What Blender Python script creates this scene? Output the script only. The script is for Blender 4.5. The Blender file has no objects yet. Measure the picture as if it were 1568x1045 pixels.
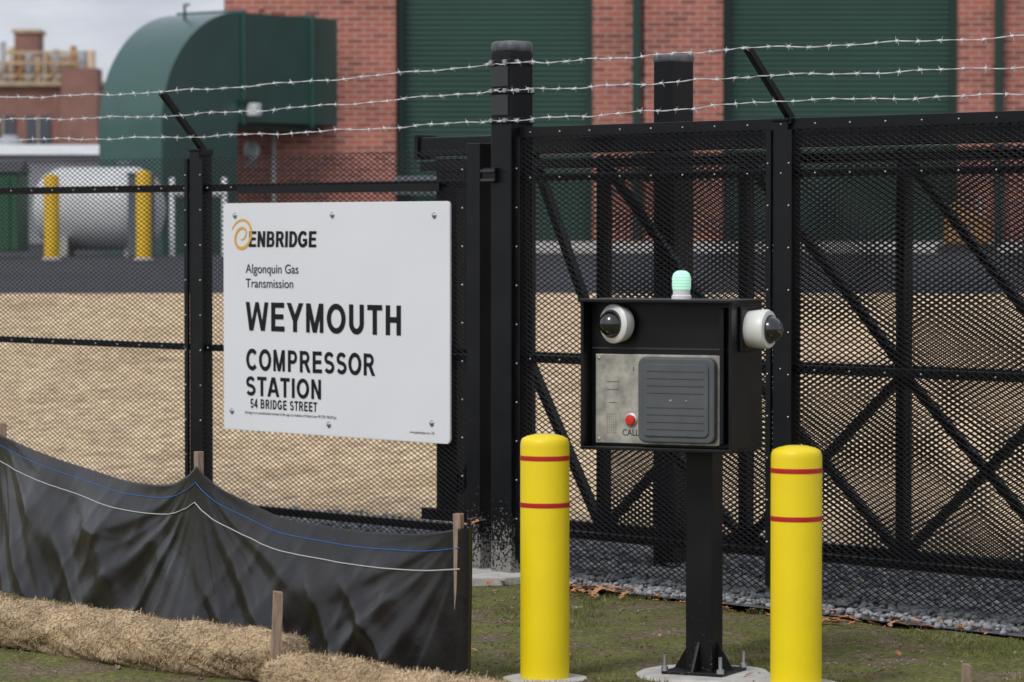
import bpy, math, random
import numpy as np
from mathutils import Vector, noise
random.seed(7); rng=np.random.default_rng(7)
scene=bpy.context.scene
R=math.radians

# ---------------------------------------------------------------- helpers
def link(o):
    scene.collection.objects.link(o); return o
def empty(name,loc=(0,0,0),rz=0):
    e=bpy.data.objects.new(name,None); e.location=loc; e.rotation_euler=(0,0,rz)
    e.empty_display_size=.1
    return link(e)
def mk(name,verts,faces,mat=None,parent=None,smooth=False,loc=(0,0,0),rot=(0,0,0)):
    me=bpy.data.meshes.new(name)
    if isinstance(faces,np.ndarray):
        verts=np.asarray(verts,dtype=np.float32)
        n=len(faces); k=faces.shape[1]
        me.vertices.add(len(verts)); me.vertices.foreach_set('co',verts.ravel())
        me.loops.add(n*k); me.loops.foreach_set('vertex_index',faces.astype(np.int32).ravel())
        me.polygons.add(n); me.polygons.foreach_set('loop_start',np.arange(0,n*k,k,dtype=np.int32))
        me.polygons.foreach_set('loop_total',np.full(n,k,dtype=np.int32))
        me.update(calc_edges=True); me.validate()
    else:
        me.from_pydata([tuple(v) for v in verts],[],faces); me.update()
    if smooth:
        me.polygons.foreach_set('use_smooth',[True]*len(me.polygons))
    if mat: me.materials.append(mat)
    o=bpy.data.objects.new(name,me); o.location=loc; o.rotation_euler=rot
    if parent: o.parent=parent
    return link(o)
def box(name,c,d,mat,parent=None,bev=0,rot=(0,0,0)):
    x,y,z=[a/2 for a in d]
    v=[(-x,-y,-z),(x,-y,-z),(x,y,-z),(-x,y,-z),(-x,-y,z),(x,-y,z),(x,y,z),(-x,y,z)]
    f=[(0,3,2,1),(4,5,6,7),(0,1,5,4),(1,2,6,5),(2,3,7,6),(3,0,4,7)]
    o=mk(name,v,f,mat,parent,loc=c,rot=rot)
    if bev:
        m=o.modifiers.new('b','BEVEL'); m.width=bev; m.segments=2
    return o
def beam(name,p,q,w,h,mat,parent=None):
    p=Vector(p);q=Vector(q);d=q-p;L=d.length
    ang=math.atan2(d.z,d.x)
    return box(name,(p+q)/2,(L,w,h),mat,parent,rot=(0,-ang,0))
def lathe(name,prof,mat,parent=None,loc=(0,0,0),rot=(0,0,0),n=40,smooth=True):
    v=[];f=[]
    for r,z in prof:
        for i in range(n):
            a=2*math.pi*i/n; v.append((r*math.cos(a),r*math.sin(a),z))
    for j in range(len(prof)-1):
        for i in range(n):
            k=(i+1)%n
            f.append((j*n+i,j*n+k,(j+1)*n+k,(j+1)*n+i))
    f.append(tuple(range(n))[::-1]); f.append(tuple(range((len(prof)-1)*n,len(prof)*n)))
    o=mk(name,v,f,mat,parent,smooth,loc,rot)
    m=o.modifiers.new('e','EDGE_SPLIT'); m.split_angle=R(40)
    return o
def rrect(w,h,r,n=6):
    pts=[]
    for cx,cy,a0 in ((w/2-r,h/2-r,0),(-w/2+r,h/2-r,90),(-w/2+r,-h/2+r,180),(w/2-r,-h/2+r,270)):
        for i in range(n+1):
            a=R(a0+90*i/n); pts.append((cx+r*math.cos(a),cy+r*math.sin(a)))
    return pts
def rplate(name,c,w,h,t,r,mat,parent,bev=0):
    p=rrect(w,h,r); n=len(p)
    v=[(x,-t/2,z) for x,z in p]+[(x,t/2,z) for x,z in p]
    f=[tuple(range(n)),tuple(range(n,2*n))[::-1]]+[(i,i+n,(i+1)%n+n,(i+1)%n) for i in range(n)]
    o=mk(name,v,f,mat,parent,loc=c)
    if bev:
        m=o.modifiers.new('b','BEVEL'); m.width=bev; m.segments=3; m.limit_method='ANGLE'
    return o
def tube(name,pts,r,mat,parent=None,n=6):
    v=[];f=[];P=[Vector(p) for p in pts]
    for i,p in enumerate(P):
        d=(P[min(i+1,len(P)-1)]-P[max(i-1,0)]).normalized()
        a=d.cross(Vector((0,0,1)))
        if a.length<.1: a=d.cross(Vector((0,1,0)))
        a.normalize(); b=d.cross(a)
        rr=r[i] if isinstance(r,(list,tuple)) else r
        for k in range(n):
            t=2*math.pi*k/n; v.append(p+a*rr*math.cos(t)+b*rr*math.sin(t))
    for i in range(len(P)-1):
        for k in range(n):
            l=(k+1)%n; f.append((i*n+k,i*n+l,(i+1)*n+l,(i+1)*n+k))
    f.append(tuple(range(n))); f.append(tuple(range((len(P)-1)*n,len(P)*n)))
    return mk(name,v,f,mat,parent,True)

# ---------------------------------------------------------------- materials
def mat(name,c1,c2=None,rough=.5,metal=0,scale=8,bump=0,bscale=None,detail=6,coat=0,rvar=0,stretch=(1,1,1),spec=.5,crough=.15):
    m=bpy.data.materials.new(name); m.use_nodes=True
    nt=m.node_tree; N=nt.nodes; L=nt.links
    b=N['Principled BSDF']
    b.inputs['Roughness'].default_value=rough; b.inputs['Metallic'].default_value=metal
    b.inputs['Specular IOR Level'].default_value=spec
    b.inputs['Base Color'].default_value=(*c1,1)
    if coat: b.inputs['Coat Weight'].default_value=coat; b.inputs['Coat Roughness'].default_value=crough
    tc=N.new('ShaderNodeTexCoord'); mp=N.new('ShaderNodeMapping'); mp.inputs['Scale'].default_value=stretch
    L.new(tc.outputs['Object'],mp.inputs['Vector'])
    if c2 or rvar:
        n=N.new('ShaderNodeTexNoise'); n.inputs['Scale'].default_value=scale; n.inputs['Detail'].default_value=detail
        L.new(mp.outputs[0],n.inputs['Vector'])
    if c2:
        r=N.new('ShaderNodeValToRGB'); r.color_ramp.elements[0].position=.35; r.color_ramp.elements[1].position=.65
        r.color_ramp.elements[0].color=(*c1,1); r.color_ramp.elements[1].color=(*c2,1)
        L.new(n.outputs['Fac'],r.inputs['Fac']); L.new(r.outputs['Color'],b.inputs['Base Color'])
    if rvar:
        mr=N.new('ShaderNodeMapRange'); mr.inputs['To Min'].default_value=max(0,rough-rvar); mr.inputs['To Max'].default_value=rough+rvar
        mr.inputs['From Min'].default_value=.3; mr.inputs['From Max'].default_value=.7
        L.new(n.outputs['Fac'],mr.inputs['Value']); L.new(mr.outputs[0],b.inputs['Roughness'])
    if bump:
        n2=N.new('ShaderNodeTexNoise'); n2.inputs['Scale'].default_value=bscale or scale*3; n2.inputs['Detail'].default_value=4
        L.new(mp.outputs[0],n2.inputs['Vector'])
        bp=N.new('ShaderNodeBump'); bp.inputs['Strength'].default_value=bump; bp.inputs['Distance'].default_value=.01
        L.new(n2.outputs['Fac'],bp.inputs['Height']); L.new(bp.outputs[0],b.inputs['Normal'])
    return m

M={}
M['black']=mat('black_powder_coat',(.003,.0035,.005),(.006,.0065,.008),.4,scale=5,rvar=.1,spec=.3)
M['meshblack']=mat('black_mesh_coat',(.004,.004,.005),None,.45,spec=.3)
def splash_black(name,h,lo,hi,sc):
    m=mat(name,(.003,.0035,.005),(.007,.0075,.009),.4,scale=5,spec=.3)
    nt=m.node_tree;N=nt.nodes;L=nt.links;b=N['Principled BSDF']
    old=b.inputs['Base Color'].links[0].from_socket
    g=N.new('ShaderNodeNewGeometry'); sx=N.new('ShaderNodeSeparateXYZ'); L.new(g.outputs['Position'],sx.inputs[0])
    n=N.new('ShaderNodeTexNoise'); n.inputs['Scale'].default_value=sc; n.inputs['Detail'].default_value=4; n.inputs['Roughness'].default_value=.75
    L.new(g.outputs['Position'],n.inputs['Vector'])
    mr=N.new('ShaderNodeMapRange'); mr.inputs['From Min'].default_value=0; mr.inputs['From Max'].default_value=h
    mr.inputs['To Min'].default_value=lo; mr.inputs['To Max'].default_value=hi
    L.new(sx.outputs['Z'],mr.inputs['Value'])
    gt=N.new('ShaderNodeMath'); gt.operation='GREATER_THAN'; L.new(n.outputs['Fac'],gt.inputs[0]); L.new(mr.outputs[0],gt.inputs[1])
    mx=N.new('ShaderNodeMix'); mx.data_type='RGBA'; L.new(gt.outputs[0],mx.inputs['Factor']); L.new(old,mx.inputs['A']); mx.inputs['B'].default_value=(.24,.235,.22,1)
    L.new(mx.outputs['Result'],b.inputs['Base Color'])
    return m
M['splash']=splash_black('black_coat_mud_splash',.5,.42,.72,70)
M['splash2']=splash_black('black_coat_light_splash',.7,.62,.80,130)
M['galv']=mat('galvanised_steel',(.62,.63,.65),(.45,.46,.48),.35,.85,scale=30)
M['wire']=mat('barbed_wire_zinc',(.8,.81,.83),None,.35,.25)
M['sign']=mat('sign_white_aluminium',(.74,.76,.80),(.78,.795,.825),.42,scale=1.5)
M['ink']=mat('sign_black_vinyl',(.006,.006,.007),None,.45,spec=.3)
M['gold']=mat('sign_gold_vinyl',(.75,.4,.04),None,.4)
M['yellow']=mat('yellow_plastic_sleeve',(.9,.70,.004),(.86,.65,.004),.42,scale=6,bump=.04,bscale=60,rvar=.06)
M['yellow2']=mat('yellow_pipe_paint',(.8,.5,.01),(.7,.42,.01),.5,scale=6)
M['red']=mat('red_reflective_tape',(.45,.01,.012),None,.4)
M['concrete']=mat('concrete',(.42,.40,.37),(.58,.56,.53),.9,scale=9,bump=.5,bscale=60)
M['white']=mat('white_housing',(.75,.75,.72),(.68,.68,.66),.35,scale=12)
M['dome']=mat('smoked_dome',(.01,.01,.012),None,.06,coat=1)
M['grey']=mat('grey_reader_plastic',(.075,.083,.09),(.088,.096,.102),.5,scale=12)
M['grey2']=mat('grey_reader_groove',(.05,.055,.06),None,.55)
M['darkgrey']=mat('dark_grey_plastic',(.03,.032,.035),None,.5)
M['capgrey']=mat('worn_grey_cap',(.06,.065,.075),(.13,.14,.15),.5,scale=20)
M['engrave']=mat('engraved_marking',(.1,.095,.085),None,.6)
M['steel']=mat('brushed_stainless',(.58,.56,.50),(.30,.29,.26),.4,.5,scale=17,rvar=.12)
M['redbtn']=mat('red_button',(.65,.015,.01),None,.3,coat=.5)
M['wood']=mat('weathered_stake_wood',(.36,.26,.19),(.22,.155,.12),.85,scale=25,bump=.3,stretch=(6,6,.6))
M['leaf']=mat('dry_leaf',(.34,.13,.05),(.58,.3,.15),.75,scale=20)
M['stone']=mat('grey_crushed_stone',(.15,.16,.17),(.38,.39,.41),.85,scale=14,bump=.3,bscale=90)
M['green_duct']=mat('green_duct_paint',(.016,.076,.062),(.022,.09,.074),.36,scale=1.5,coat=.8,crough=.3)
M['green_door']=mat('green_door_paint',(.022,.066,.047),(.028,.078,.058),.5,scale=.8)
M['green_pipe']=mat('green_downspout_paint',(.01,.04,.028),None,.45)
M['tank']=mat('tank_white_paint',(.58,.60,.60),(.68,.70,.70),.4,scale=2)
M['dumpster']=mat('green_steel',(.015,.09,.04),(.02,.11,.05),.55,scale=3)
M['cabinet']=mat('blue_grey_cabinet',(.1,.13,.16),(.13,.16,.19),.5,scale=3)
M['orange']=mat('orange_tan_paint',(.38,.2,.07),(.3,.16,.06),.6,scale=3)
M['shade']=mat('dark_glass',(.07,.085,.11),None,.25)
M['farroof']=mat('far_grey_cladding',(.3,.32,.35),(.36,.38,.4),.6,scale=1)
M['fartan']=mat('far_tan_steel',(.52,.41,.29),(.40,.30,.21),.7,scale=2)
m=bpy.data.materials.new('green_beacon_lens'); m.use_nodes=True; b=m.node_tree.nodes['Principled BSDF']
b.inputs['Base Color'].default_value=(.38,.75,.55,1); b.inputs['Roughness'].default_value=.2
tc=m.node_tree.nodes.new('ShaderNodeTexCoord'); wv=m.node_tree.nodes.new('ShaderNodeTexWave'); wv.bands_direction='Z'; wv.inputs['Scale'].default_value=28
bp=m.node_tree.nodes.new('ShaderNodeBump'); bp.inputs['Strength'].default_value=.35; bp.inputs['Distance'].default_value=.003
m.node_tree.links.new(tc.outputs['Object'],wv.inputs['Vector']); m.node_tree.links.new(wv.outputs['Fac'],bp.inputs['Height']); m.node_tree.links.new(bp.outputs[0],b.inputs['Normal'])
b.inputs['Emission Color'].default_value=(.55,1,.75,1); b.inputs['Emission Strength'].default_value=.4
M['beacon']=m

def brickmat(name,c1,c2,mortar,rh=.083):
    m=bpy.data.materials.new(name); m.use_nodes=True; nt=m.node_tree;N=nt.nodes;L=nt.links;b=N['Principled BSDF']
    g=N.new('ShaderNodeNewGeometry'); s=N.new('ShaderNodeSeparateXYZ'); c=N.new('ShaderNodeCombineXYZ')
    L.new(g.outputs['Position'],s.inputs[0])
    ad=N.new('ShaderNodeMath'); ad.operation='ADD'; L.new(s.outputs['X'],ad.inputs[0]); L.new(s.outputs['Y'],ad.inputs[1])
    L.new(ad.outputs[0],c.inputs['X']); L.new(s.outputs['Z'],c.inputs['Y'])
    t=N.new('ShaderNodeTexBrick'); t.inputs['Scale'].default_value=1; t.inputs['Brick Width'].default_value=.3; t.inputs['Row Height'].default_value=rh
    t.inputs['Mortar Size'].default_value=.011; t.inputs['Mortar Smooth'].default_value=.2; t.inputs['Bias'].default_value=-.15
    t.inputs['Color1'].default_value=(*c1,1); t.inputs['Color2'].default_value=(*c2,1); t.inputs['Mortar'].default_value=(*mortar,1)
    L.new(c.outputs[0],t.inputs['Vector'])
    n=N.new('ShaderNodeTexNoise'); n.inputs['Scale'].default_value=1.3; L.new(g.outputs['Position'],n.inputs['Vector'])
    h=N.new('ShaderNodeHueSaturation'); mr=N.new('ShaderNodeMapRange'); mr.inputs['To Min'].default_value=.7; mr.inputs['To Max'].default_value=1.3
    L.new(n.outputs['Fac'],mr.inputs['Value']); L.new(mr.outputs[0],h.inputs['Value']); L.new(t.outputs['Color'],h.inputs['Color'])
    L.new(h.outputs['Color'],b.inputs['Base Color']); b.inputs['Roughness'].default_value=.9
    bp=N.new('ShaderNodeBump'); bp.inputs['Strength'].default_value=.6; bp.inputs['Distance'].default_value=.01; bp.invert=True
    L.new(t.outputs['Fac'],bp.inputs['Height']); L.new(bp.outputs[0],b.inputs['Normal'])
    return m
M['brick']=brickmat('red_brick',(.45,.13,.085),(.21,.058,.045),(.45,.36,.31),.098)
M['farbrick']=brickmat('far_red_brick',(.30,.12,.095),(.24,.1,.08),(.27,.22,.2))

def groundmat(name,cols,scales,bump,bscale,rough=.95,lo=.38,hi=.62,vlo=.45,vhi=1.5):
    m=bpy.data.materials.new(name); m.use_nodes=True; nt=m.node_tree;N=nt.nodes;L=nt.links;b=N['Principled BSDF']
    g=N.new('ShaderNodeNewGeometry')
    def nz(s,d=5,ro=.6):
        n=N.new('ShaderNodeTexNoise'); n.inputs['Scale'].default_value=s; n.inputs['Detail'].default_value=d; n.inputs['Roughness'].default_value=ro
        L.new(g.outputs['Position'],n.inputs['Vector']); return n
    a=nz(scales[0],8,.7); r=N.new('ShaderNodeValToRGB'); e=r.color_ramp.elements
    e[0].position=lo; e[0].color=(*cols[0],1); e[1].position=hi; e[1].color=(*cols[-1],1)
    for i,c in enumerate(cols[1:-1]):
        x=e.new(lo+(hi-lo)*(i+1)/(len(cols)-1)); x.color=(*c,1)
    L.new(a.outputs['Fac'],r.inputs['Fac'])
    f=nz(scales[1],3,.7); mr=N.new('ShaderNodeMapRange'); mr.inputs['From Min'].default_value=.3; mr.inputs['From Max'].default_value=.7
    mr.inputs['To Min'].default_value=vlo; mr.inputs['To Max'].default_value=vhi
    L.new(f.outputs['Fac'],mr.inputs['Value'])
    h=N.new('ShaderNodeHueSaturation'); L.new(mr.outputs[0],h.inputs['Value']); L.new(r.outputs['Color'],h.inputs['Color'])
    L.new(h.outputs['Color'],b.inputs['Base Color']); b.inputs['Roughness'].default_value=rough
    b.inputs['Specular IOR Level'].default_value=.2
    n=nz(bscale,3,.7); bp=N.new('ShaderNodeBump'); bp.inputs['Strength'].default_value=bump; bp.inputs['Distance'].default_value=.02
    L.new(n.outputs['Fac'],bp.inputs['Height']); L.new(bp.outputs[0],b.inputs['Normal'])
    return m
M['ground']=groundmat('mossy_soil',[(.17,.125,.085),(.22,.165,.115),(.16,.13,.075),(.13,.13,.045),(.17,.18,.05),(.17,.14,.075),(.25,.195,.135)],(2.3,40),1,36,lo=.33,hi=.67,vlo=.4,vhi=1.55)
M['gravel']=groundmat('tan_gravel',[(.60,.445,.275),(.70,.535,.345),(.52,.385,.24)],(.9,10),.6,18,vlo=.5,vhi=1.45)
M['asphalt']=groundmat('asphalt',[(.05,.052,.062),(.064,.066,.076)],(.4,30),.3,60,.8)
M['greybed']=groundmat('grey_stone_bed',[(.10,.105,.11),(.2,.205,.21)],(12,70),1,50)
M['grass']=groundmat('grass_blades',[(.20,.16,.08),(.14,.145,.045),(.17,.21,.05),(.30,.25,.15)],(3.0,30),.1,20,.7)

# ---------------------------------------------------------------- layout of the place (metres)
FO=(-.045,17.35,0); FA=-R(48.16)
c_,s_=math.cos(FA),math.sin(FA)
def F(u,v,z=0): return (FO[0]+u*c_-v*s_, FO[1]+u*s_+v*c_, z)
def vv(x,y): return -s_*(x-FO[0])+c_*(y-FO[1])
def H(x,y):
    xc=max(-8,min(8,x))
    if y<36:
        v=vv(xc,y); v36=vv(xc,36)
        t=max(0,min(1,(v-.8)/max(1,v36-.8))); return 1.073*t
    if y<46: return 1.073+(y-36)/10*.257
    return 1.33

xs=[-900,-300,-100,-40,-20]+list(np.arange(-14,14.1,.7))+[20,40,100,300,900]
ys=[-60,-20,0,6,10]+list(np.arange(12,36.1,.6))+[38,40,43,46,50,62,90,150,300,900]
V=[];Fc=[]
for y in ys:
    for x in xs:
        v=vv(max(-8,min(8,x)),y)
        z=H(x,y)-.06*max(0,min(1,(v-.05)/.3))
        V.append((x,y,z+(.0 if v>0 else .018*noise.noise(Vector((x*1.3,y*1.3,0))))))
nx=len(xs)
for j in range(len(ys)-1):
    for i in range(nx-1): Fc.append((j*nx+i,j*nx+i+1,(j+1)*nx+i+1,(j+1)*nx+i))
mk('ground',V,Fc,M['ground'],smooth=True)
V=[];Fc=[];gx=list(np.arange(-14,14.1,.7));NT=30
for i,x in enumerate(gx):
    yb=FO[1]+(.6+s_*(x-FO[0]))/c_
    yb=min(yb,34)
    for j in range(NT+1):
        y=yb+(36-yb)*j/NT; V.append((x,y,H(x,y)+.004))
for i in range(len(gx)-1):
    for j in range(NT): a=i*(NT+1)+j; Fc.append((a,a+NT+1,a+NT+2,a+1))
mk('gravel_yard',V,Fc,M['gravel'],smooth=True)
V=[];Fc=[]
for y,z in ((36,1.08),(46,1.338),(62,1.338),(120,1.338)):
    V+=[(-80,y,z),(80,y,z)]
for j in range(3): Fc.append((2*j,2*j+1,2*j+3,2*j+2))
mk('asphalt_pavement',V,Fc,M['asphalt'])
V=[F(u,v,.012) for u,v in ((-8,-.16),(6,-.16),(6,.9),(-8,.9))]
sb=empty('crushed_stone_bed')
mk('stone_bed_sheet',V,[(0,1,2,3)],M['greybed'],sb)
def ico():
    t=(1+5**.5)/2
    v=np.array([(-1,t,0),(1,t,0),(-1,-t,0),(1,-t,0),(0,-1,t),(0,1,t),(0,-1,-t),(0,1,-t),(t,0,-1),(t,0,1),(-t,0,-1),(-t,0,1)],float)/1.9
    f=np.array([(0,11,5),(0,5,1),(0,1,7),(0,7,10),(0,10,11),(1,5,9),(5,11,4),(11,10,2),(10,7,6),(7,1,8),(3,9,4),(3,4,2),(3,2,6),(3,6,8),(3,8,9),(4,9,5),(2,4,11),(6,2,10),(8,6,7),(9,8,1)])
    return v,f
iv,if_=ico()
def stones(name,n,us,vs,rmin,rmax,mt,parent,zf=.01,edge=0):
    Vs=[];Fs=[]
    for k in range(n):
        u=rng.uniform(*us); v=rng.uniform(*vs)
        if edge: v+=rng.normal()*edge
        r=rng.uniform(rmin,rmax)
        p=iv*rng.uniform(.7,1.2,(12,1))*np.array([r*rng.uniform(.8,1.3),r*rng.uniform(.7,1.1),r*rng.uniform(.5,.9)])
        a=rng.uniform(0,6.28); ca,sa=math.cos(a),math.sin(a)
        p=np.stack([p[:,0]*ca-p[:,1]*sa,p[:,0]*sa+p[:,1]*ca,p[:,2]],1)
        c=F(u,v,zf+rng.uniform(0,.02)+max(0,v)*.08); Vs.append(p+np.array(c)); Fs.append(if_+12*k)
    return mk(name,np.concatenate(Vs),np.concatenate(Fs),mt,parent)
stones('stones_loose',13000,(-3,4.6),(-.08,1.05),.008,.023,M['stone'],sb,edge=.05)

# ---------------------------------------------------------------- expanded metal mesh
def expanded(name,u0,u1,z0,z1,v,parent,L=.05,p=.0125,w=.0038,t=.005):
    ni=int((u1-u0)/(L/2))+1; nj=int((z1-z0)/p)
    i=np.arange(ni); j=np.arange(nj)
    I,J=np.meshgrid(i,j)
    U=u0+I*L/2; Z=z0+p/2+J*p+np.where((I+J)%2==0,p/2,-p/2)*.98
    sag=.004*np.sin(U*3.1+Z*2)+.003*np.sin(U*7+Z*5)
    vofs=v+np.where(J%2==0,.0004,-.0004)+sag
    vs=np.stack([np.stack([U,vofs-t/2,Z-w/2],-1),np.stack([U,vofs-t/2+.001,Z+w/2],-1),
                 np.stack([U,vofs+t/2,Z+w/2],-1),np.stack([U,vofs+t/2-.001,Z-w/2],-1)],2)
    base=(J*ni+I)[:, :-1]*4; nb=base+4
    fs=[]
    for k in range(4):
        l=(k+1)%4
        fs.append(np.stack([base+k,nb+k,nb+l,base+l],-1).reshape(-1,4))
    return mk(name,vs.reshape(-1,3),np.concatenate(fs),M['meshblack'],parent)

fence=empty('expanded_metal_fence',FO,FA)
expanded('mesh_panel_left',-5.6,-.24,.16,2.11,-.035,fence,w=.0028,t=.0038)
expanded('mesh_panel_right',.15,4.6,.08,2.17,-.035,fence,w=.0038,t=.006)
PS=.09
for i,(u,top) in enumerate(((-4.93,2.13),(-2.468,2.14),(1.925,2.2),(4.4,2.2))):
    box(f'post_{i}',(u,0,top/2),(PS,PS,top),M['splash2'],fence,.004)
    box(f'post_cap_{i}',(u,0,top+.006),(PS+.012,PS+.012,.014),M['black'],fence,.003)
box('gate_side_post',(-.165,0,1.07),(.1,.1,2.14),M['splash'],fence,.004)
for nm,a,b_,z,hh in (('upper',-5.6,-.22,1.94,.04),('mid',-5.6,-.22,1.075,.035),('low',-5.6,-.22,.22,.04)):
    box('rail_left_'+nm,((a+b_)/2,.0,z),(b_-a,.045,hh),M['black'],fence,.003)
for nm,z,hh in (('top',2.185,.055),('upper',1.965,.035),('mid',1.085,.038),('low',.245,.035)):
    box('rail_right_'+nm,(2.37,.0,z),(4.46,.045,hh),M['black'],fence,.003)
box('mesh_frame_edge_a',(.155,-.02,1.13),(.035,.05,2.06),M['black'],fence,.003)
for n_,u in (('b',1.99),('c',1.86)): box('mesh_frame_edge_'+n_,(u,-.046,1.13),(.03,.014,2.06),M['black'],fence)
for n_,u in (('d',-2.4),('e',-2.535)): box('mesh_frame_edge_'+n_,(u,-.046,1.13),(.03,.014,1.94),M['black'],fence)
k=0;rv=[];rf=[]
for u,v in ((1.99,-.056),(1.86,-.056),(-2.4,-.056),(-2.535,-.056),(.155,-.048),(-.24,-.055)):
    for z in np.arange(.3,2.1,.19):
        rv.append(iv*.006+np.array([u,v,z])); rf.append(if_+12*k); k+=1
for z in (1.94,1.075):
    for u in np.arange(-5.5,-.3,.21):
        rv.append(iv*.0055+np.array([u,-.044,z])); rf.append(if_+12*k); k+=1
for z in (1.965,1.085,2.185):
    for u in np.arange(.25,4.5,.21):
        rv.append(iv*.0055+np.array([u,-.044,z])); rf.append(if_+12*k); k+=1
mk('rivets',np.concatenate(rv),np.concatenate(rf),M['galv'],fence)
for i,(u,z0) in enumerate(((-4.93,2.13),(-2.44,2.12),(1.95,2.19),(4.42,2.19))):
    L=.45
    box(f'barb_arm_{i}',(u,-.15+.02,z0+.165),(.032,.035,L),M['black'],fence,.004,rot=(R(42.3),0,0))
    box(f'arm_base_{i}',(u,.0,z0+.01),(.07,.08,.03),M['black'],fence,.004)
tp=empty('tall_gate_post',F(.067,0,0),FA)
box('shaft',(0,0,1.29),(.148,.148,2.58),M['splash'],tp,.006)
cp=box('cap',(0,0,2.605),(.16,.16,.06),M['capgrey'],tp,.026); cp.modifiers['b'].segments=5
for i,z in enumerate((2.245,2.39,2.53)):
    box(f'band_{i}',(0,0,z),(.162,.162,.03),M['black'],tp,.003)
    for j,(x,y) in enumerate(((.05,-.088),(-.05,-.088),(.088,-.05),(.088,.05))):
        box(f'bolt_{i}_{j}',(x,y,z),(.02,.02,.02),M['galv'],tp,.002)
for i,z in enumerate((2.32,2.46)): box(f'insulator_strip_{i}',(.0,-.078,z),(.12,.012,.1),M['darkgrey'],tp,.003)
box('hinge_plate',(-.06,-.085,1.98),(.09,.03,.07),M['black'],tp,.004)
box('hinge_bar_a',(-.06,-.105,2.0),(.1,.012,.014),M['darkgrey'],tp,.002)
box('hinge_bar_b',(-.06,-.105,1.955),(.1,.012,.014),M['darkgrey'],tp,.002)
mk('concrete_footing',[(x,y,z) for z in (0,.035) for x,y in ((-.52,-.3),(-.3,-.40),(-.1,-.38),(.16,-.42),(.24,-.28),(.27,.05),(.2,.25),(-.4,.25))],
   [tuple(range(8,16))]+[(i,(i+1)%8,(i+1)%8+8,i+8) for i in range(8)],M['concrete'],tp)
rp=empty('gate_roller_post',F(.584,.6,0),FA)
box('shaft',(0,0,1.27),(.14,.14,2.54),M['black'],rp,.006)
box('cap',(0,0,2.55),(.15,.15,.04),M['capgrey'],rp,.012)
box('roller_bracket',(0,-.1,2.02),(.12,.08,.14),M['black'],rp,.005)

bw=empty('barbed_wire',FO,FA)
def span(name,pts):
    wire=[]
    for a,b_ in zip(pts[:-1],pts[1:]):
        A=Vector(a);Bv=Vector(b_);L=(Bv-A).length;n=max(2,int(L/.03))
        for i in range(n):
            t=i/n; p=A.lerp(Bv,t); p.z-=.009*4*t*(1-t)*L/2.4+.004*math.sin(t*19+a[2]*9)+.002*math.sin(t*47+a[2]*5); wire.append(p)
    wire.append(Vector(pts[-1]))
    for ph in (0,math.pi):
        q=[p+Vector((0,math.cos(i*.9+ph),math.sin(i*.9+ph)))*.0016 for i,p in enumerate(wire)]
        tube(name+('_a' if ph==0 else '_b'),q,.0013,M['wire'],bw,4)
    acc=0;VV=[];FF=[];nxt=.06
    for p,q in zip(wire[:-1],wire[1:]):
        acc+=(q-p).length
        if acc>nxt:
            nxt+=.125+random.uniform(-.008,.008)
            a0=random.uniform(0,math.pi)
            for k in range(4):
                an=a0+k*math.pi/2+random.uniform(-.3,.3)
                d=Vector((random.uniform(-.9,.9),math.cos(an),math.sin(an))).normalized()*.024
                s=Vector((1,0,0)).cross(d).normalized()*.0026; w=Vector((.0026,0,0)); c0=p+Vector(((k-1.5)*.004,0,0))
                i0=len(VV); VV+= [c0+s-d*.3,c0-s-d*.3,c0+w-d*.3,c0-w-d*.3,c0+d]
                FF+= [(i0,i0+2,i0+4),(i0+2,i0+1,i0+4),(i0+1,i0+3,i0+4),(i0+3,i0,i0+4)]
            i0=len(VV)
            for xx in (-.009,.009):
                for k in range(5):
                    VV.append(p+Vector((xx,.0055*math.cos(k*1.2566),.0055*math.sin(k*1.2566))))
            for k in range(5):
                l=(k+1)%5; FF.append((i0+k,i0+l,i0+5+l,i0+5+k))
    mk(name+'_barbs',VV,FF,M['wire'],bw)
for i,f in enumerate((1,.62,.27)):
    zt=(2.52,2.39,2.245)[i]
    span(f'strand_{i}',[(-7.4,-.3*f,2.14+.33*f),(-4.93,-.3*f-.03,2.14+.32*f+.03),(-2.44,-.3*f-.03,2.13+.32*f),(-.01,-.09,zt),(.145,-.09,zt),(1.95,-.3*f-.03,2.205+.31*f),(4.42,-.3*f-.03,2.2+.31*f),(6.5,-.3*f,2.2+.32*f)])

# ---------------------------------------------------------------- sliding gate behind the fence
g=empty('cantilever_sliding_gate',FO,FA); gv=.35
box('top_beam',(2.0,gv,2.14),(6.0,.1,.1),M['black'],g,.006)
box('top_track',(2.0,gv-.005,2.04),(6.0,.06,.05),M['black'],g)
box('end_plate',(-1.0,gv,2.14),(.03,.13,.13),M['black'],g,.004)
box('mid_rail',(2.07,gv,1.08),(5.86,.05,.04),M['black'],g)
box('bottom_beam',(2.0,gv,.24),(6.0,.06,.06),M['black'],g,.006)
vs_=[-.85,-.2,.354,1.33,2.32,3.3,4.28]
for i,u in enumerate(vs_): box(f'stile_{i}',(u,gv,1.15),(.05,.055,1.85),M['black'],g)
box('tail_post',(-.8,gv+.01,1.15),(.16,.07,1.85),M['black'],g)
beam('tail_brace_a',(-.17,gv,2.1),(.354,gv,1.1),.04,.04,M['black'],g)
beam('tail_brace_b',(-.2,gv,1.07),(.354,gv,.22),.04,.04,M['black'],g)
beam('tail_brace_c',(-.85,gv,.22),(-.2,gv,1.07),.04,.04,M['black'],g)
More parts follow.
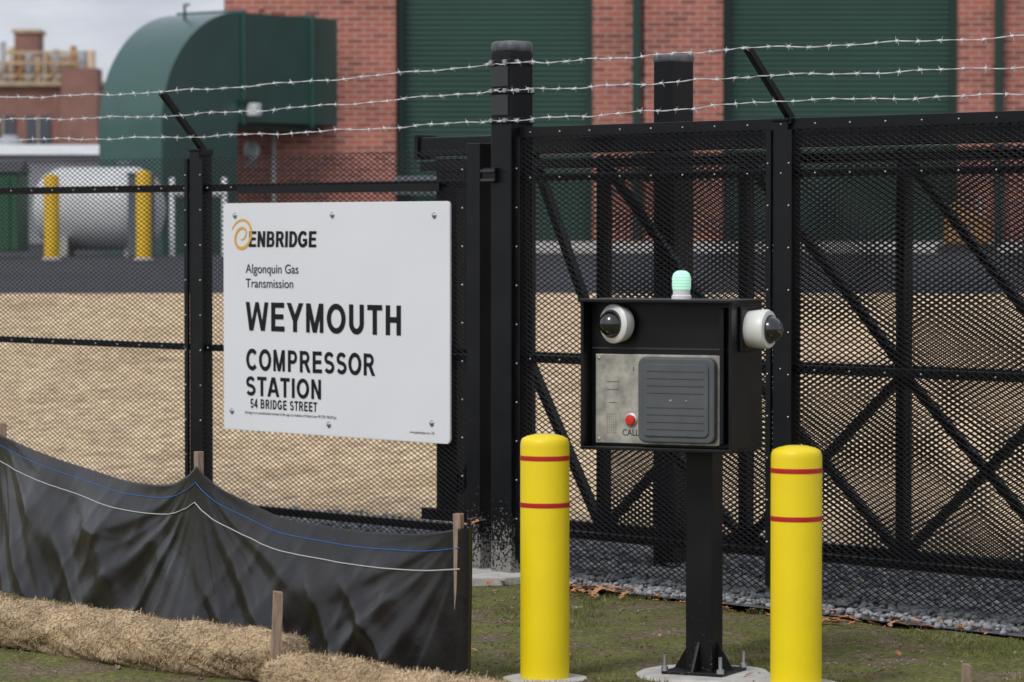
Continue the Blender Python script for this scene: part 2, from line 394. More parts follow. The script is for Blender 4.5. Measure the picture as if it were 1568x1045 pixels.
for i,(a,b_) in enumerate(zip(vs_[2:-1],vs_[3:])):
    beam(f'brace_low_{i}',(a,gv+.012,.25),(b_,gv+.012,1.07),.03,.04,M['black'],g)
    beam(f'brace_low_b_{i}',(a,gv-.012,1.07),(b_,gv-.012,.25),.03,.04,M['black'],g)
    beam(f'brace_up_{i}',(a,gv-.012,2.05),(b_,gv-.012,1.1),.03,.04,M['black'],g)
expanded('gate_mesh',.38,4.3,.24,2.08,gv-.045,g,w=.0062,t=.007)

# ---------------------------------------------------------------- sign
sg=empty('station_sign',F(-2.173,-.065,.645),FA)
SW,SH=1.855,1.21
rplate('panel',(SW/2,0,SH/2),SW,SH,.012,.025,M['sign'],sg,.0015)
box('clamp_rail_top',(SW/2,.02,1.3-.02),(SW-.2,.02,.04),M['black'],sg)
S=.215
def ribbon(pts,w=S,closed=False):
    n=len(pts);out=[]
    P=[Vector(p) for p in pts]
    L_=[];R_=[]
    for i in range(n):
        a=P[(i-1)%n] if (closed or i>0) else P[i]; b_=P[(i+1)%n] if (closed or i<n-1) else P[i]
        d=(b_-a).normalized(); nn=Vector((-d.y,d.x))
        k=w/2*(1+.1*abs(nn.x)-.1*abs(nn.y))
        L_.append(P[i]+nn*k); R_.append(P[i]-nn*k)
    for i in range(n if closed else n-1):
        j=(i+1)%n; out.append([L_[i],L_[j],R_[j],R_[i]])
    return out
def rect(x0,z0,x1,z1): return [Vector((x0,z0)),Vector((x1,z0)),Vector((x1,z1)),Vector((x0,z1))]
def dg(x0,z0,x1,z1,w=.22): return [Vector((x0-w/2,z0)),Vector((x0+w/2,z0)),Vector((x1+w/2,z1)),Vector((x1-w/2,z1))]
def arc(cx,cz,rx,rz,a0,a1,n=20): return [(cx+rx*math.cos(R(a0+(a1-a0)*i/n)),cz+rz*math.sin(R(a0+(a1-a0)*i/n))) for i in range(n+1)]
def glyph(ch):
    if ch=='E': return .93,[rect(.1,0,.33,1),rect(.1,0,.86,.18),rect(.1,.82,.84,1),rect(.1,.42,.80,.60)]
    if ch=='T': return .85,[rect(.31,0,.54,1),rect(.03,.82,.82,1)]
    if ch=='H': return 1.0,[rect(.1,0,.33,1),rect(.67,0,.90,1),rect(.2,.42,.8,.61)]
    if ch=='I': return .42,[rect(.1,0,.33,1)]
    if ch=='U': return 1.0,[rect(.1,.35,.33,1),rect(.67,.35,.90,1)]+ribbon(arc(.5,.37,.285,.285,180,360))
    if ch=='O': return 1.09,ribbon(arc(.545,.5,.40,.415,0,360,48)[:-1],closed=True)
    if ch=='C': return 1.02,ribbon(arc(.53,.5,.395,.415,42,318,40))
    if ch=='G': return 1.09,ribbon(arc(.54,.5,.405,.415,42,340,40))+[rect(.57,.36,.97,.53),rect(.79,.12,.97,.5)]
    if ch=='D': return 1.0,[rect(.1,0,.33,1)]+ribbon([(.2,.91)]+arc(.42,.5,.39,.41,90,-90)+[(.2,.09)],.2)
    if ch=='P': return .93,[rect(.1,0,.33,1)]+ribbon([(.2,.91)]+arc(.52,.685,.235,.225,90,-90)+[(.2,.46)],.19)
    if ch=='R': return 1.0,[rect(.1,0,.33,1)]+ribbon([(.2,.91)]+arc(.55,.70,.235,.21,90,-90)+[(.2,.49)],.19)+[dg(.87,0,.56,.48,.27)]
    if ch=='B': return 1.0,[rect(.1,0,.33,1)]+ribbon([(.2,.91)]+arc(.56,.715,.20,.195,90,-90)+[(.2,.52)],.18)+ribbon([(.2,.515)]+arc(.58,.30,.225,.21,90,-90)+[(.2,.09)],.18)
    if ch=='N': return 1.0,[rect(.1,0,.32,1),rect(.68,0,.90,1),dg(.79,0,.21,1,.22)]
    if ch=='M': return 1.16,[rect(.1,0,.30,1),rect(.86,0,1.06,1),dg(.58,0,.235,1,.22),dg(.58,0,.925,1,.22)]
    if ch=='W': return 1.31,[dg(.32,0,.11,1,.22),dg(.34,0,.655,1,.19),dg(.97,0,.655,1,.19),dg(.99,0,1.20,1,.22)]
    if ch=='Y': return .93,[rect(.35,0,.58,.45),dg(.465,.38,.12,1,.25),dg(.465,.38,.81,1,.25)]
    if ch=='A': return 1.0,[dg(.11,0,.47,1,.24),dg(.89,0,.53,1,.24),rect(.25,.21,.75,.38)]
    if ch=='S': return .93,ribbon(arc(.46,.70,.285,.21,25,225,20)+arc(.46,.295,.305,.205,70,-155,24),.20)
    if ch=='5': return .78,[rect(.17,.83,.68,1)]+[dg(.13,.42,.22,.98,.18)]+ribbon(arc(.38,.32,.26,.235,135,-155,24),.175)
    if ch=='4': return .78,[rect(.46,0,.65,1),rect(.03,.22,.76,.38),dg(.12,.3,.52,1,.2)]
    return .40,[]
def btext(name,body,x0,x1,zb,cap,shear=0,track=.06,heavy=0):
    polys=[];x=0
    for ch in body:
        adv,ps=glyph(ch)
        for p in ps:
            for hh in ((0,) if not heavy else (-heavy,heavy)):
                polys.append([(q[0]+x+shear*q[1]+hh,q[1]) for q in p])
        x+=adv+track
    a=min(q[0] for p in polys for q in p); b_=max(q[0] for p in polys for q in p)
    V=[];Fc=[]
    for i,p in enumerate(polys):
        i0=len(V)
        for q in p: V.append((x0+(q[0]-a)/(b_-a)*(x1-x0),-.00003*(i%7),zb+q[1]*cap))
        Fc.append(tuple(range(i0,len(V))))
    mk(name,V,Fc,M['ink'],sg,loc=(0,-.0085,0))
def rawtext(body,off=0,shear=0,sp=1):
    cu=bpy.data.curves.new('t','FONT'); cu.body=body; cu.size=1; cu.offset=off; cu.shear=shear; cu.space_character=sp; cu.resolution_u=6; cu.fill_mode='FRONT'
    o=bpy.data.objects.new('t',cu); link(o); bpy.context.view_layer.update()
    me=bpy.data.meshes.new_from_object(o.evaluated_get(bpy.context.evaluated_depsgraph_get()))
    bpy.data.objects.remove(o); return me
def text(name,body,x0,x1,zb,cap,off=0,shear=0,sp=1,m='ink'):
    hm=rawtext('H',off); hz=max(v.co.y for v in hm.vertices)-min(v.co.y for v in hm.vertices); hb=min(v.co.y for v in hm.vertices)
    me=rawtext(body,off,shear,sp)
    xs_=[v.co.x for v in me.vertices]; a,b_=min(xs_),max(xs_)
    for v in me.vertices:
        x=x0+(v.co.x-a)/(b_-a)*(x1-x0); z=zb+(v.co.y-hb)/hz*cap
        v.co=(x,0,z)
    me.name=name; me.materials.clear(); me.materials.append(M[m])
    o=bpy.data.objects.new(name,me); o.parent=sg; o.location=(0,-.0085,0); link(o); return o
ZB=.645
btext('text_weymouth','WEYMOUTH',.197,1.48,1.178-ZB,.152)
btext('text_compressor','COMPRESSOR',.2,1.276,.968-ZB,.113)
btext('text_station','STATION',.2,.835,.832-ZB,.103)
btext('text_address','54 BRIDGE STREET',.236,.802,.766-ZB,.05,0,.09)
text('text_small','Damage to or unauthorized removal of this sign is a violation of Federal Law 49 CFR 190.291(e)',.19,.96,.735-ZB,.015)
text('text_small_corner','www.pipelinesigns.com  24h',1.55,1.74,.688-ZB,.013)
text('text_algonquin','Algonquin Gas',.197,.648,1.484-ZB,.047,.003)
text('text_transmission','Transmission',.197,.604,1.407-ZB,.047,.003)
btext('text_logo','ENBRIDGE',.225,.80,1.622-ZB,.084,.06,.03,heavy=.03)
V=[];Fc=[];n=80
for i in range(n+1):
    t=i/n; a=R(-100+620*t); r=.012+.060*t**.9
    w=.003+.014*math.sin(math.pi*t)**.7*(.4+.6*t)
    for q in (-1,1):
        rr=r+q*w/2; V.append((.165+rr*1.35*math.cos(a)+.012*math.sin(a),0,1.035+rr*1.3*math.sin(a)))
for i in range(n): Fc.append((2*i,2*i+1,2*i+3,2*i+2))
mk('logo_swirl',V,Fc,M['gold'],sg,loc=(0,-.0087,0))
for i,(x,z) in enumerate(((.105,1.145),(.93,1.145),(1.74,1.14),(.075,.1),(.9,.06),(1.72,.1))):
    lathe(f'washer_{i}',[(.017,0),(.017,.003),(.009,.004),(.009,.012),(.004,.014)],M['galv'],sg,(x,-.006,z),(R(90),0,0),n=16)

# ---------------------------------------------------------------- bollards
def bollard(name,x,y,z0,top,r,bands):
    e=empty(name,(x,y,0))
    pr=[(r,z0),(r,top-.045)]+[(r-.012+.012*math.cos(a),top-.045+.03*math.sin(a)) for a in (.4,.8,1.2)]+[(r*.72,top-.008),(r*.4,top-.001),(.001,top)]
    lathe('sleeve',pr,M['yellow'],e,n=64)
    for i,b_ in enumerate(bands): lathe(f'band_{i}',[(r+.0012,b_-.009),(r+.0018,b_),(r+.0012,b_+.009)],M['red'],e,n=64)
    fv=[];n=40
    for j,(rr,z) in enumerate(((.175,-.03),(.172,z0-.015),(.155,z0+.002),(.06,z0+.006))):
        for i in range(n):
            a=2*math.pi*i/n; q=rr*(1+.05*noise.noise(Vector((math.cos(a)*2+x,math.sin(a)*2,j*.3)))); fv.append((q*math.cos(a),q*math.sin(a),z))
    ff=[(j*n+i,j*n+(i+1)%n,(j+1)*n+(i+1)%n,(j+1)*n+i) for j in range(3) for i in range(n)]+[tuple(range(3*n,4*n))]
    mk('concrete_footing',fv,ff,M['concrete'],e)
bollard('yellow_bollard',.125,13.38,.004,.935,.0935,(.845,.667))
bollard('yellow_bollard',1.042,12.9,.045,.92,.094,(.83,.654))

# ---------------------------------------------------------------- access control pedestal
ac=empty('access_control_pedestal',(.738,13.5,0),-R(26))
xl,xr,yf,yb=-.409,.214,-.25,.056; zt,zb=1.446,.872; T=.012
DZ=-.038
box('post',(0,0,.45),(.11,.11,.86),M['splash2'],ac,.005)
box('base_plate',(0,0,.055+DZ),(.25,.25,.014),M['splash2'],ac,.002)
for i,(dx,dy) in enumerate(((1,0),(-1,0),(0,1),(0,-1))):
    t=.005;zl=.062+DZ;zh=.17+DZ
    if dx: v=[(dx*.055,s*t,zl) for s in (-1,1)]+[(dx*.122,s*t,zl) for s in (-1,1)]+[(dx*.055,s*t,zh) for s in (-1,1)]
    else: v=[(s*t,dy*.055,zl) for s in (-1,1)]+[(s*t,dy*.122,zl) for s in (-1,1)]+[(s*t,dy*.055,zh) for s in (-1,1)]
    mk(f'gusset_{i}',v,[(0,2,4),(1,5,3),(2,3,5,4),(0,1,3,2),(0,4,5,1)],M['black'],ac)
for i,(x,y) in enumerate(((.115,.115),(-.115,.115),(.115,-.115),(-.115,-.115))):
    lathe(f'anchor_bolt_{i}',[(.006,.03),(.006,.062),(.015,.062),(.015,.078),(.007,.08),(.007,.125)],M['galv'],ac,(x,y,DZ),n=8)
fv=[];n=44
for j,(rr,z) in enumerate(((.275,-.04),(.275,.0),(.255,.011),(.05,.013))):
    for i in range(n):
        a=2*math.pi*i/n; q=rr*(1+.09*noise.noise(Vector((math.cos(a)*1.7,math.sin(a)*1.7,4+j*.2)))); fv.append((q*math.cos(a),q*math.sin(a),z))
mk('concrete_footing',fv,[(j*n+i,j*n+(i+1)%n,(j+1)*n+(i+1)%n,(j+1)*n+i) for j in range(3) for i in range(n)]+[tuple(range(3*n,4*n))],M['concrete'],ac)
W=xr-xl;cx=(xl+xr)/2;D=yb-yf;cy=(yf+yb)/2;Hh=zt-zb;cz=(zt+zb)/2
box('hood_top',(cx,cy-.006,zt-T/2),(W+.012,D+.012,T),M['black'],ac,.002)
box('hood_bottom',(cx,cy,zb+T/2),(W-.002,D,T),M['black'],ac,.002)
box('side_left',(xl+T/2,cy,cz),(T,D-.002,Hh-2*T),M['black'],ac,.001)
box('side_right',(xr-T/2,cy,cz),(T,D-.002,Hh-2*T),M['black'],ac,.001)
box('enclosure_body',(cx,(yf+.075+yb)/2,cz),(W-2*T-.002,yb-yf-.075,Hh-2*T-.002),M['black'],ac,.001)
box('door_seam',(cx,yf+.074,1.258),(W-2*T-.01,.006,.006),M['darkgrey'],ac)
box('hinge_column',(xr-.055,yf+.05,cz),(.018,.03,Hh-.06),M['black'],ac,.003)
yp=yf+.075
box('stainless_plate',(-.116,yp-.006,1.065),(.515,.01,.34),M['steel'],ac,.002)
for i,(x,z) in enumerate(((-.36,1.22),(-.36,.91),(.13,1.22),(.13,.91))):
    lathe(f'plate_screw_{i}',[(.007,0),(.006,.003),(.001,.004)],M['galv'],ac,(x,yp-.011,z),(R(90),0,0),n=12)
rplate('reader_gasket',(-.02,yp-.014,1.065),.335,.342,.012,.02,M['steel'],ac,.002)
rplate('card_reader',(-.022,yp-.036,1.065),.315,.325,.034,.03,M['grey'],ac,.008)
rplate('reader_face',(-.022,yp-.056,1.065),.27,.275,.008,.02,M['grey'],ac,.003)
for i in range(9):
    if i==4: continue
    box(f'reader_rib_{i}',(-.022,yp-.0605,.955+i*.0275),(.235,.003,.004),M['grey2'],ac,.001)
box('reader_led_a',(-.04,yp-.0615,1.065),(.010,.003,.006),M['galv'],ac); box('reader_led_b',(.025,yp-.0615,1.065),(.007,.003,.005),M['galv'],ac)
for i in range(5):
    for j in range(8):
        box(f'speaker_hole_{i}_{j}',(-.325+i*.009,yp-.0113,.935+j*.010),(.003,.0016,.005),M['engrave'],ac)
lathe('button_ring',[(.026,0),(.026,.004),(.021,.006)],M['galv'],ac,(-.225,yp-.011,.985),(R(90),0,0),n=24)
lathe('call_button',[(.02,0),(.02,.01),(.017,.013),(.001,.014)],M['redbtn'],ac,(-.225,yp-.012,.985),(R(90),0,0),n=24)
me=rawtext('CALL',.0)
for v in me.vertices: v.co=(-.262+v.co.x*.030,0,.925+v.co.y*.034)
me.materials.clear(); me.materials.append(M['ink']); o=bpy.data.objects.new('call_label',me); o.parent=ac; o.location=(0,yp-.0125,0); link(o)
for j,(x,z,w,h) in enumerate(((-.3,1.13,.05,.003),(-.3,1.1,.05,.003),(-.3,1.05,.035,.003),(-.215,1.18,.004,.015))):
    box(f'panel_engraving_{j}',(x,yp-.0115,z),(w,.0016,h),M['engrave'],ac)
def domecam(pre,loc,rot,L):
    lathe(pre+'_housing',[(.06,0),(.068,.01),(.073,L*.6),(.075,L*.9),(.07,L),(.052,L+.004)],M['white'],ac,loc,rot,n=48)
    pr=[(.05*math.cos(a),L+.002+.05*math.sin(a)) for a in np.linspace(0,1.55,12)]
    lathe(pre+'_dome',pr,M['dome'],ac,loc,rot,n=48)
    lathe(pre+'_ring',[(.054,L+.001),(.054,L+.008),(.049,L+.01)],M['darkgrey'],ac,loc,rot,n=48)
domecam('dome_camera_front',(-.262,yp,1.352),(R(90),0,R(-22)),.06)
domecam('dome_camera_side',(xr,-.1,1.335),(0,R(90),R(-4)),.095)
box('camera_mount_side',(xr+.006,-.1,1.335),(.012,.16,.17),M['black'],ac,.004)
lathe('beacon_base',[(.038,0),(.038,.012),(.033,.016),(.033,.035)],M['white'],ac,(-.054,-.1,zt),n=32)
lathe('beacon_lens',[(.034,.035),(.036,.05),(.036,.08),(.031,.097),(.018,.107),(.001,.109)],M['beacon'],ac,(-.054,-.1,zt),n=32)

# ---------------------------------------------------------------- silt fence
sf=empty('silt_fence')
st=[(-3.75,19.5),(-2.5,17.15),(-1.345,15.0),(-.195,13.27)]
tops=[[(0,.72),(.36,.64),(.7,.61),(.9,.66),(1,.73)],
      [(0,.73),(.15,.69),(.364,.645),(.698,.600),(.86,.61),(.94,.64),(1,.715)],
      [(0,.715),(.06,.65),(.127,.62),(.36,.54),(.643,.53),(.884,.555),(1,.595)]]
def lin(tab,t):
    return float(np.interp(t,[a for a,_ in tab],[b for _,b in tab]))
def sm(tab,t):
    e=min(.05,t,1-t)
    return sum(lin(tab,t+d*e) for d in (-1,-.5,0,.5,1))/5
def ridge(x):
    q=(x%1); return math.exp(-((q-.5)/.22)**2)
def surf(seg,t,h,off=0):
    A=Vector((*st[seg],0));B=Vector((*st[seg+1],0)); P=A.lerp(B,t); L=(B-A).length
    nrm=Vector((-(B-A).y,(B-A).x,0)).normalized()
    if nrm.y>0: nrm=-nrm
    zt_=sm(tops[seg],t); z=zt_*h
    dl=t*L; dr=(1-t)*L; dz=zt_-z
    edge=min(1,4*min(t,1-t)+.05)
    al=math.atan2(dz+.02,dl+.05); ar=math.atan2(dz+.02,dr+.05)
    ll=math.hypot(dz,dl); lr=math.hypot(dz,dr)
    wob=.3*noise.noise(Vector((dl*1.3,z*1.3,seg)))
    w=0
    w+=.022*ridge(al*3.2+seg*.3+wob)*math.exp(-ll*.9)*min(1,ll*3)
    w+=.024*ridge(ar*3.6+seg*.7+wob)*math.exp(-lr*.8)*min(1,lr*3)
    w+=.006*ridge(al*8.3+seg*.5+wob*2)*math.exp(-ll*1.6)*min(1,ll*4)
    w+=.006*ridge(ar*9.1+seg*.2+wob*2)*math.exp(-lr*1.6)*min(1,lr*4)
    w+=.08*noise.noise(Vector((dl*1.3+seg*5+3,z*.8-dl*.4,1)))
    q=noise.noise(Vector((dl*2.2+seg*9+z*2.6,z*.8,3)))
    w+=.022*math.exp(-(q/.2)**2)*min(1,dz*4)
    q=noise.noise(Vector((dl*4.2+seg*4-z*3.2,z*1.0,8)))
    w+=.005*math.exp(-(q/.2)**2)
    w+=.002*noise.noise(Vector((dl*12+z*7,z*7,7)))
    w*= (.15+.85*min(1,dz*4))*edge
    be=min(1,5*(1-t)+.1) if seg==2 else 1
    w+= (.10*(1-h)**2.2)*be + .05*math.sin(math.pi*t)*math.sin(math.pi*h)
    p=P+nrm*(w+off); p.z=z-.01
    return p
V=[];Fc=[];NX=170;NZ=70
cols=0
for seg in range(3):
    for i in range(NX+(1 if seg==2 else 0)):
        t=i/NX
        for j in range(NZ+1): V.append(surf(seg,t,j/NZ))
        cols+=1
for i in range(cols-1):
    for j in range(NZ): a=i*(NZ+1)+j; Fc.append((a,a+NZ+1,a+NZ+2,a+1))
m=bpy.data.materials.new('black_geotextile'); m.use_nodes=True; nt=m.node_tree;N=nt.nodes;L=nt.links;b=N['Principled BSDF']
b.inputs['Specular IOR Level'].default_value=.5
tc=N.new('ShaderNodeTexCoord'); n=N.new('ShaderNodeTexNoise'); n.inputs['Scale'].default_value=22; n.inputs['Detail'].default_value=4; n.inputs['Roughness'].default_value=.55
L.new(tc.outputs['Object'],n.inputs['Vector'])
bp=N.new('ShaderNodeBump'); bp.inputs['Strength'].default_value=.12; bp.inputs['Distance'].default_value=.012; L.new(n.outputs['Fac'],bp.inputs['Height']); L.new(bp.outputs[0],b.inputs['Normal'])
n2=N.new('ShaderNodeTexNoise'); n2.inputs['Scale'].default_value=3; n2.inputs['Detail'].default_value=7; L.new(tc.outputs['Object'],n2.inputs['Vector'])
mr=N.new('ShaderNodeValToRGB'); mr.color_ramp.elements[0].position=.5; mr.color_ramp.elements[1].position=.85; mr.color_ramp.elements[0].color=(.006,.005,.005,1); mr.color_ramp.elements[1].color=(.022,.018,.016,1)
L.new(n2.outputs['Fac'],mr.inputs['Fac']); L.new(mr.outputs['Color'],b.inputs['Base Color'])
r3=N.new('ShaderNodeMapRange'); r3.inputs['From Min'].default_value=.35; r3.inputs['From Max'].default_value=.7; r3.inputs['To Min'].default_value=.24; r3.inputs['To Max'].default_value=.4
L.new(n2.outputs['Fac'],r3.inputs['Value']); L.new(r3.outputs[0],b.inputs['Roughness'])
M['geo']=m
fab=mk('fabric',V,Fc,M['geo'],sf,True)
mm=fab.modifiers.new('s','SOLIDIFY'); mm.thickness=.0015
M['blue']=mat('blue_thread',(.03,.16,.5),None,.5); M['wthread']=mat('white_thread',(.45,.45,.43),None,.6)
def strip(name,h0,h1,wd,mt):
    P=[]
    for seg in range(3):
        for i in range(0,NX+(1 if seg==2 else 0)):
            g_=(seg+i/NX)/3; hh=h0+(h1-h0)*g_
            P.append(surf(seg,i/NX,1-hh,.004))
    tube(name,P,wd,mt,sf,5)
strip('blue_line',.04,.125,.0015,M['blue'])
strip('white_seam',.13,.26,.0028,M['wthread'])
for i,((x,y),z) in enumerate(zip(st,(.78,.77,.765,.638))):
    box(f'stake_{i}',(x+.012-(.015 if i==3 else 0),y+.03,z/2),(.032,.032,z),M['wood'],sf,.003,rot=(R(-1),R((2,1,0,0)[i]),R(20*i)))
pl=[surf(2,1,j/NZ) for j in range(NZ+1)]
V=[];Fc=[]
for p in pl:
    V+= [p,p+Vector((.028,-.012,0)),p+Vector((.045,.02,0)),p+Vector((.03,.06,0))]
for j in range(NZ):
    for k in range(3): a=j*4+k; Fc.append((a,a+1,a+5,a+4))
mk('fabric_wrap',V,Fc,M['geo'],sf,True)

# ---------------------------------------------------------------- burlap wattles
m=bpy.data.materials.new('burlap'); m.use_nodes=True; nt=m.node_tree;N=nt.nodes;L=nt.links;b=N['Principled BSDF']
tc=N.new('ShaderNodeTexCoord'); n=N.new('ShaderNodeTexNoise'); n.inputs['Scale'].default_value=90; n.inputs['Detail'].default_value=4; n.inputs['Roughness'].default_value=.8; L.new(tc.outputs['Object'],n.inputs['Vector'])
r=N.new('ShaderNodeValToRGB'); r.color_ramp.elements[0].position=.40; r.color_ramp.elements[1].position=.6; r.color_ramp.elements[0].color=(.20,.13,.07,1); r.color_ramp.elements[1].color=(.70,.53,.33,1)
L.new(n.outputs['Fac'],r.inputs['Fac'])
n3=N.new('ShaderNodeTexNoise'); n3.inputs['Scale'].default_value=7; n3.inputs['Detail'].default_value=4; L.new(tc.outputs['Object'],n3.inputs['Vector'])
h_=N.new('ShaderNodeHueSaturation'); mr=N.new('ShaderNodeMapRange'); mr.inputs['From Min'].default_value=.3; mr.inputs['From Max'].default_value=.7; mr.inputs['To Min'].default_value=.6; mr.inputs['To Max'].default_value=1.2; L.new(n3.outputs['Fac'],mr.inputs['Value']); L.new(mr.outputs[0],h_.inputs['Value'])
L.new(r.outputs['Color'],h_.inputs['Color']); L.new(h_.outputs['Color'],b.inputs['Base Color']); b.inputs['Roughness'].default_value=.95
bp=N.new('ShaderNodeBump'); bp.inputs['Strength'].default_value=1; bp.inputs['Distance'].default_value=.008; L.new(n.outputs['Fac'],bp.inputs['Height']); L.new(bp.outputs[0],b.inputs['Normal'])
M['burlap']=m; M['straw']=mat('straw',(.76,.58,.36),(.40,.28,.15),.8,scale=9)
M['twine']=mat('netting_twine',(.22,.15,.08),None,.9)
def wattle(name,path,r0,sd):
    e=empty(name)
    P=[Vector(p) for p in path]; pts=[]
    for a,b_ in zip(P[:-1],P[1:]):
        n_=max(2,int((b_-a).length/.012))
        for i in range(n_): pts.append(a.lerp(b_,i/n_))
    pts.append(P[-1])
    A=np.array([tuple(p) for p in pts])
    for _ in range(60): A[1:-1]=(A[:-2]+A[2:]+2*A[1:-1])/4
    n=len(A);K=56;V=[];Fc=[];nrm=[]
    for i in range(n):
        d=Vector(A[min(i+1,n-1)]-A[max(i-1,0)]).normalized(); s=d.cross(Vector((0,0,1))).normalized(); up=Vector((0,0,1))
        q=min(i,n-1-i)*.012/.09; f=math.sqrt(max(.02,1-(1-min(1,q))**2))
        for k in range(K):
            a=2*math.pi*k/K
            ds=i*.012
            rr=r0*f*(1+.16*noise.noise(Vector((ds*2.2,math.cos(a),math.sin(a)+sd)))+.17*noise.noise(Vector((ds*6,2*math.cos(a),2*math.sin(a)+sd)))+.12*(1-abs(noise.noise(Vector((ds*11+3*math.sin(a),math.cos(a)*2,sd))))*2))
            rr+=.006*noise.noise(Vector((ds*45,math.cos(a)*8,math.sin(a)*8)))
            v=Vector(A[i])+s*rr*math.cos(a)+up*rr*.88*math.sin(a); V.append(v); nrm.append((s*math.cos(a)+up*math.sin(a),d))
    for i in range(n-1):
        for k in range(K): l=(k+1)%K; Fc.append((i*K+k,i*K+l,(i+1)*K+l,(i+1)*K+k))
    Fc.append(tuple(range(K))); Fc.append(tuple(range((n-1)*K,n*K)))
    mk('roll',V,Fc,M['burlap'],e,True)
    # twisted netting strands that spiral round the roll both ways
    for sgn in (1,-1):
        for ph in range(7):
            pp=[]
            for i in range(3,n-3):
                k=int(ph*K/7+sgn*i*.75)%K
                pp.append(V[i*K+k]+nrm[i*K+k][0]*.001)
            tube(f'net_{ph}_{sgn+1}',pp,.0011,M['twine'],e,3)
    SV=[];SF=[]
    for q in range(16000):
        i=random.randrange(len(V)); nn,d=nrm[i]
        if nn.z<-.5: continue
        p=V[i]+nn*.001; t=(d*random.uniform(-1,1)+nn.cross(d)*random.uniform(-1,1)+nn*random.uniform(0,.5)).normalized()*random.uniform(.006,.030)
        c0=t.cross(nn)
        w=c0.normalized()*.0008 if c0.length>1e-4 else Vector((.0008,0,0))
        i0=len(SV); SV+=[p-w,p+w,p+t+w+nn*.001,p+t-w+nn*.001]; SF.append((i0,i0+1,i0+2,i0+3))
    mk('loose_fibres',SV,SF,M['straw'],e)
wattle('burlap_wattle',[(-3.3,15.9,.095),(-2.6,15.0,.095),(-2.11,14.5,.095),(-1.38,13.75,.09),(-.80,13.2,.09)],.108,1)
wattle('burlap_wattle',[(-.86,12.75,.085),(-.55,12.45,.08),(-.1,11.9,.08),(.4,11.2,.08)],.105,5)
def stake(name,x,y,z,tilt,wd=.026):
    e=empty(name,(x,y,0))
    v=[(-wd/2,-.012,-.05),(wd/2,-.012,-.05),(wd/2,.012,-.05),(-wd/2,.012,-.05),(-wd/2,-.012,z),(wd/2,-.012,z-.006),(wd/2,.012,z),(-wd/2,.012,z+.003)]
    mk('stake_wood',v,[(0,3,2,1),(4,5,6,7),(0,1,5,4),(1,2,6,5),(2,3,7,6),(3,0,4,7)],M['wood'],e,rot=(0,R(tilt),R(15)))
stake('wooden_stake',-.885,13.12,.36,2,.034)
stake('wooden_stake',1.616,12.5,.165,0,.03)

# ---------------------------------------------------------------- grass and leaves
NB=260000
x=rng.uniform(-3.4,3.2,NB); y=rng.uniform(11.6,17.8,NB)
vv_=-s_*(x-FO[0])+c_*(y-FO[1])
keep=vv_<-.16+.05*rng.normal(size=NB)
dens=np.array([noise.noise(Vector((a*1.6,b*1.0,0)))+.8*noise.noise(Vector((a*5,b*4,5))) for a,b in zip(x,y)])
keep&=(dens+rng.normal(size=NB)*.13>.24)
for cx_,cy_,rr in ((.125,13.38,.17),(1.042,12.9,.17),(.738,13.5,.27)): keep&=((x-cx_)**2+(y-cy_)**2>rr**2)
x=x[keep];y=y[keep];n=len(x); dn=dens[keep]
hgt=rng.uniform(.005,.017,n)*(1+1.3*np.clip(dn,0,1)); a=rng.uniform(0,6.28,n); w=.0017
z0=np.zeros(n)
lx=rng.normal(size=n)*.009; ly=rng.normal(size=n)*.009
P=np.stack([np.stack([x-w*np.cos(a),y-w*np.sin(a),z0],1),np.stack([x+w*np.cos(a),y+w*np.sin(a),z0],1),np.stack([x+lx,y+ly,hgt],1)],1).reshape(-1,3)
mk('grass',P,np.arange(3*n).reshape(-1,3),M['grass'])
# small clods and pebbles in the soil
Vs=[];Fs=[];k=0
for q in range(5000):
    px,py=rng.uniform(-3,3),rng.uniform(12,17.5)
    if vv(px,py)>-.15: continue
    r=rng.uniform(.002,.007)*(1.8 if rng.random()<.06 else 1)
    Vs.append(iv*rng.uniform(.6,1.2,(12,1))*r+np.array([px,py,.004])); Fs.append(if_+12*k); k+=1
M['clod']=mat('soil_clods',(.12,.085,.055),(.32,.27,.21),.95,scale=3)
mk('soil_clods',np.concatenate(Vs),np.concatenate(Fs),M['clod'])
LV=[];LF=[]
def leaf(c,s):
    i0=len(LV); a=random.uniform(0,6.28); tl=random.uniform(-.9,.9)
    out=[];nn=14
    for k in range(nn):
        t=2*math.pi*k/nn; r=s*(1 if k%2==0 else .55)
        X=r*math.cos(t)*1.3; Y=r*math.sin(t)*.8; Z=.35*abs(Y)+tl*X*.5
        out.append((c[0]+X*math.cos(a)-Y*math.sin(a),c[1]+X*math.sin(a)+Y*math.cos(a),c[2]+Z+s*.3))
    LV.extend(out); LV.append((c[0],c[1],c[2]+s*.25))
    for k in range(nn): LF.append((i0+k,i0+(k+1)%nn,i0+nn))
for k in range(46): leaf(F(random.gauss(.75,.3),random.uniform(-.38,-.1),.014),random.uniform(.018,.038))
for k in range(44): leaf(F(random.gauss(2.4,.4),random.uniform(-.45,-.08),.014),random.uniform(.018,.036))
for k in range(20): leaf(F(random.uniform(.3,4),random.uniform(-.25,-.05),.014),random.uniform(.012,.028))
for k in range(70): leaf(F(random.uniform(-.9,4),random.uniform(-2.6,-.2),.012),random.uniform(.008,.02))
for k in range(16): leaf((random.uniform(-.35,-.1),random.uniform(12.7,14.5),.012),random.uniform(.012,.022))
for k in range(20): leaf((random.uniform(-2.3,-.6),random.uniform(13.0,15.2),.02),random.uniform(.012,.022))
leaf(F(-.115,-.065,.26),.035)
mk('fallen_leaves',LV,LF,M['leaf'])

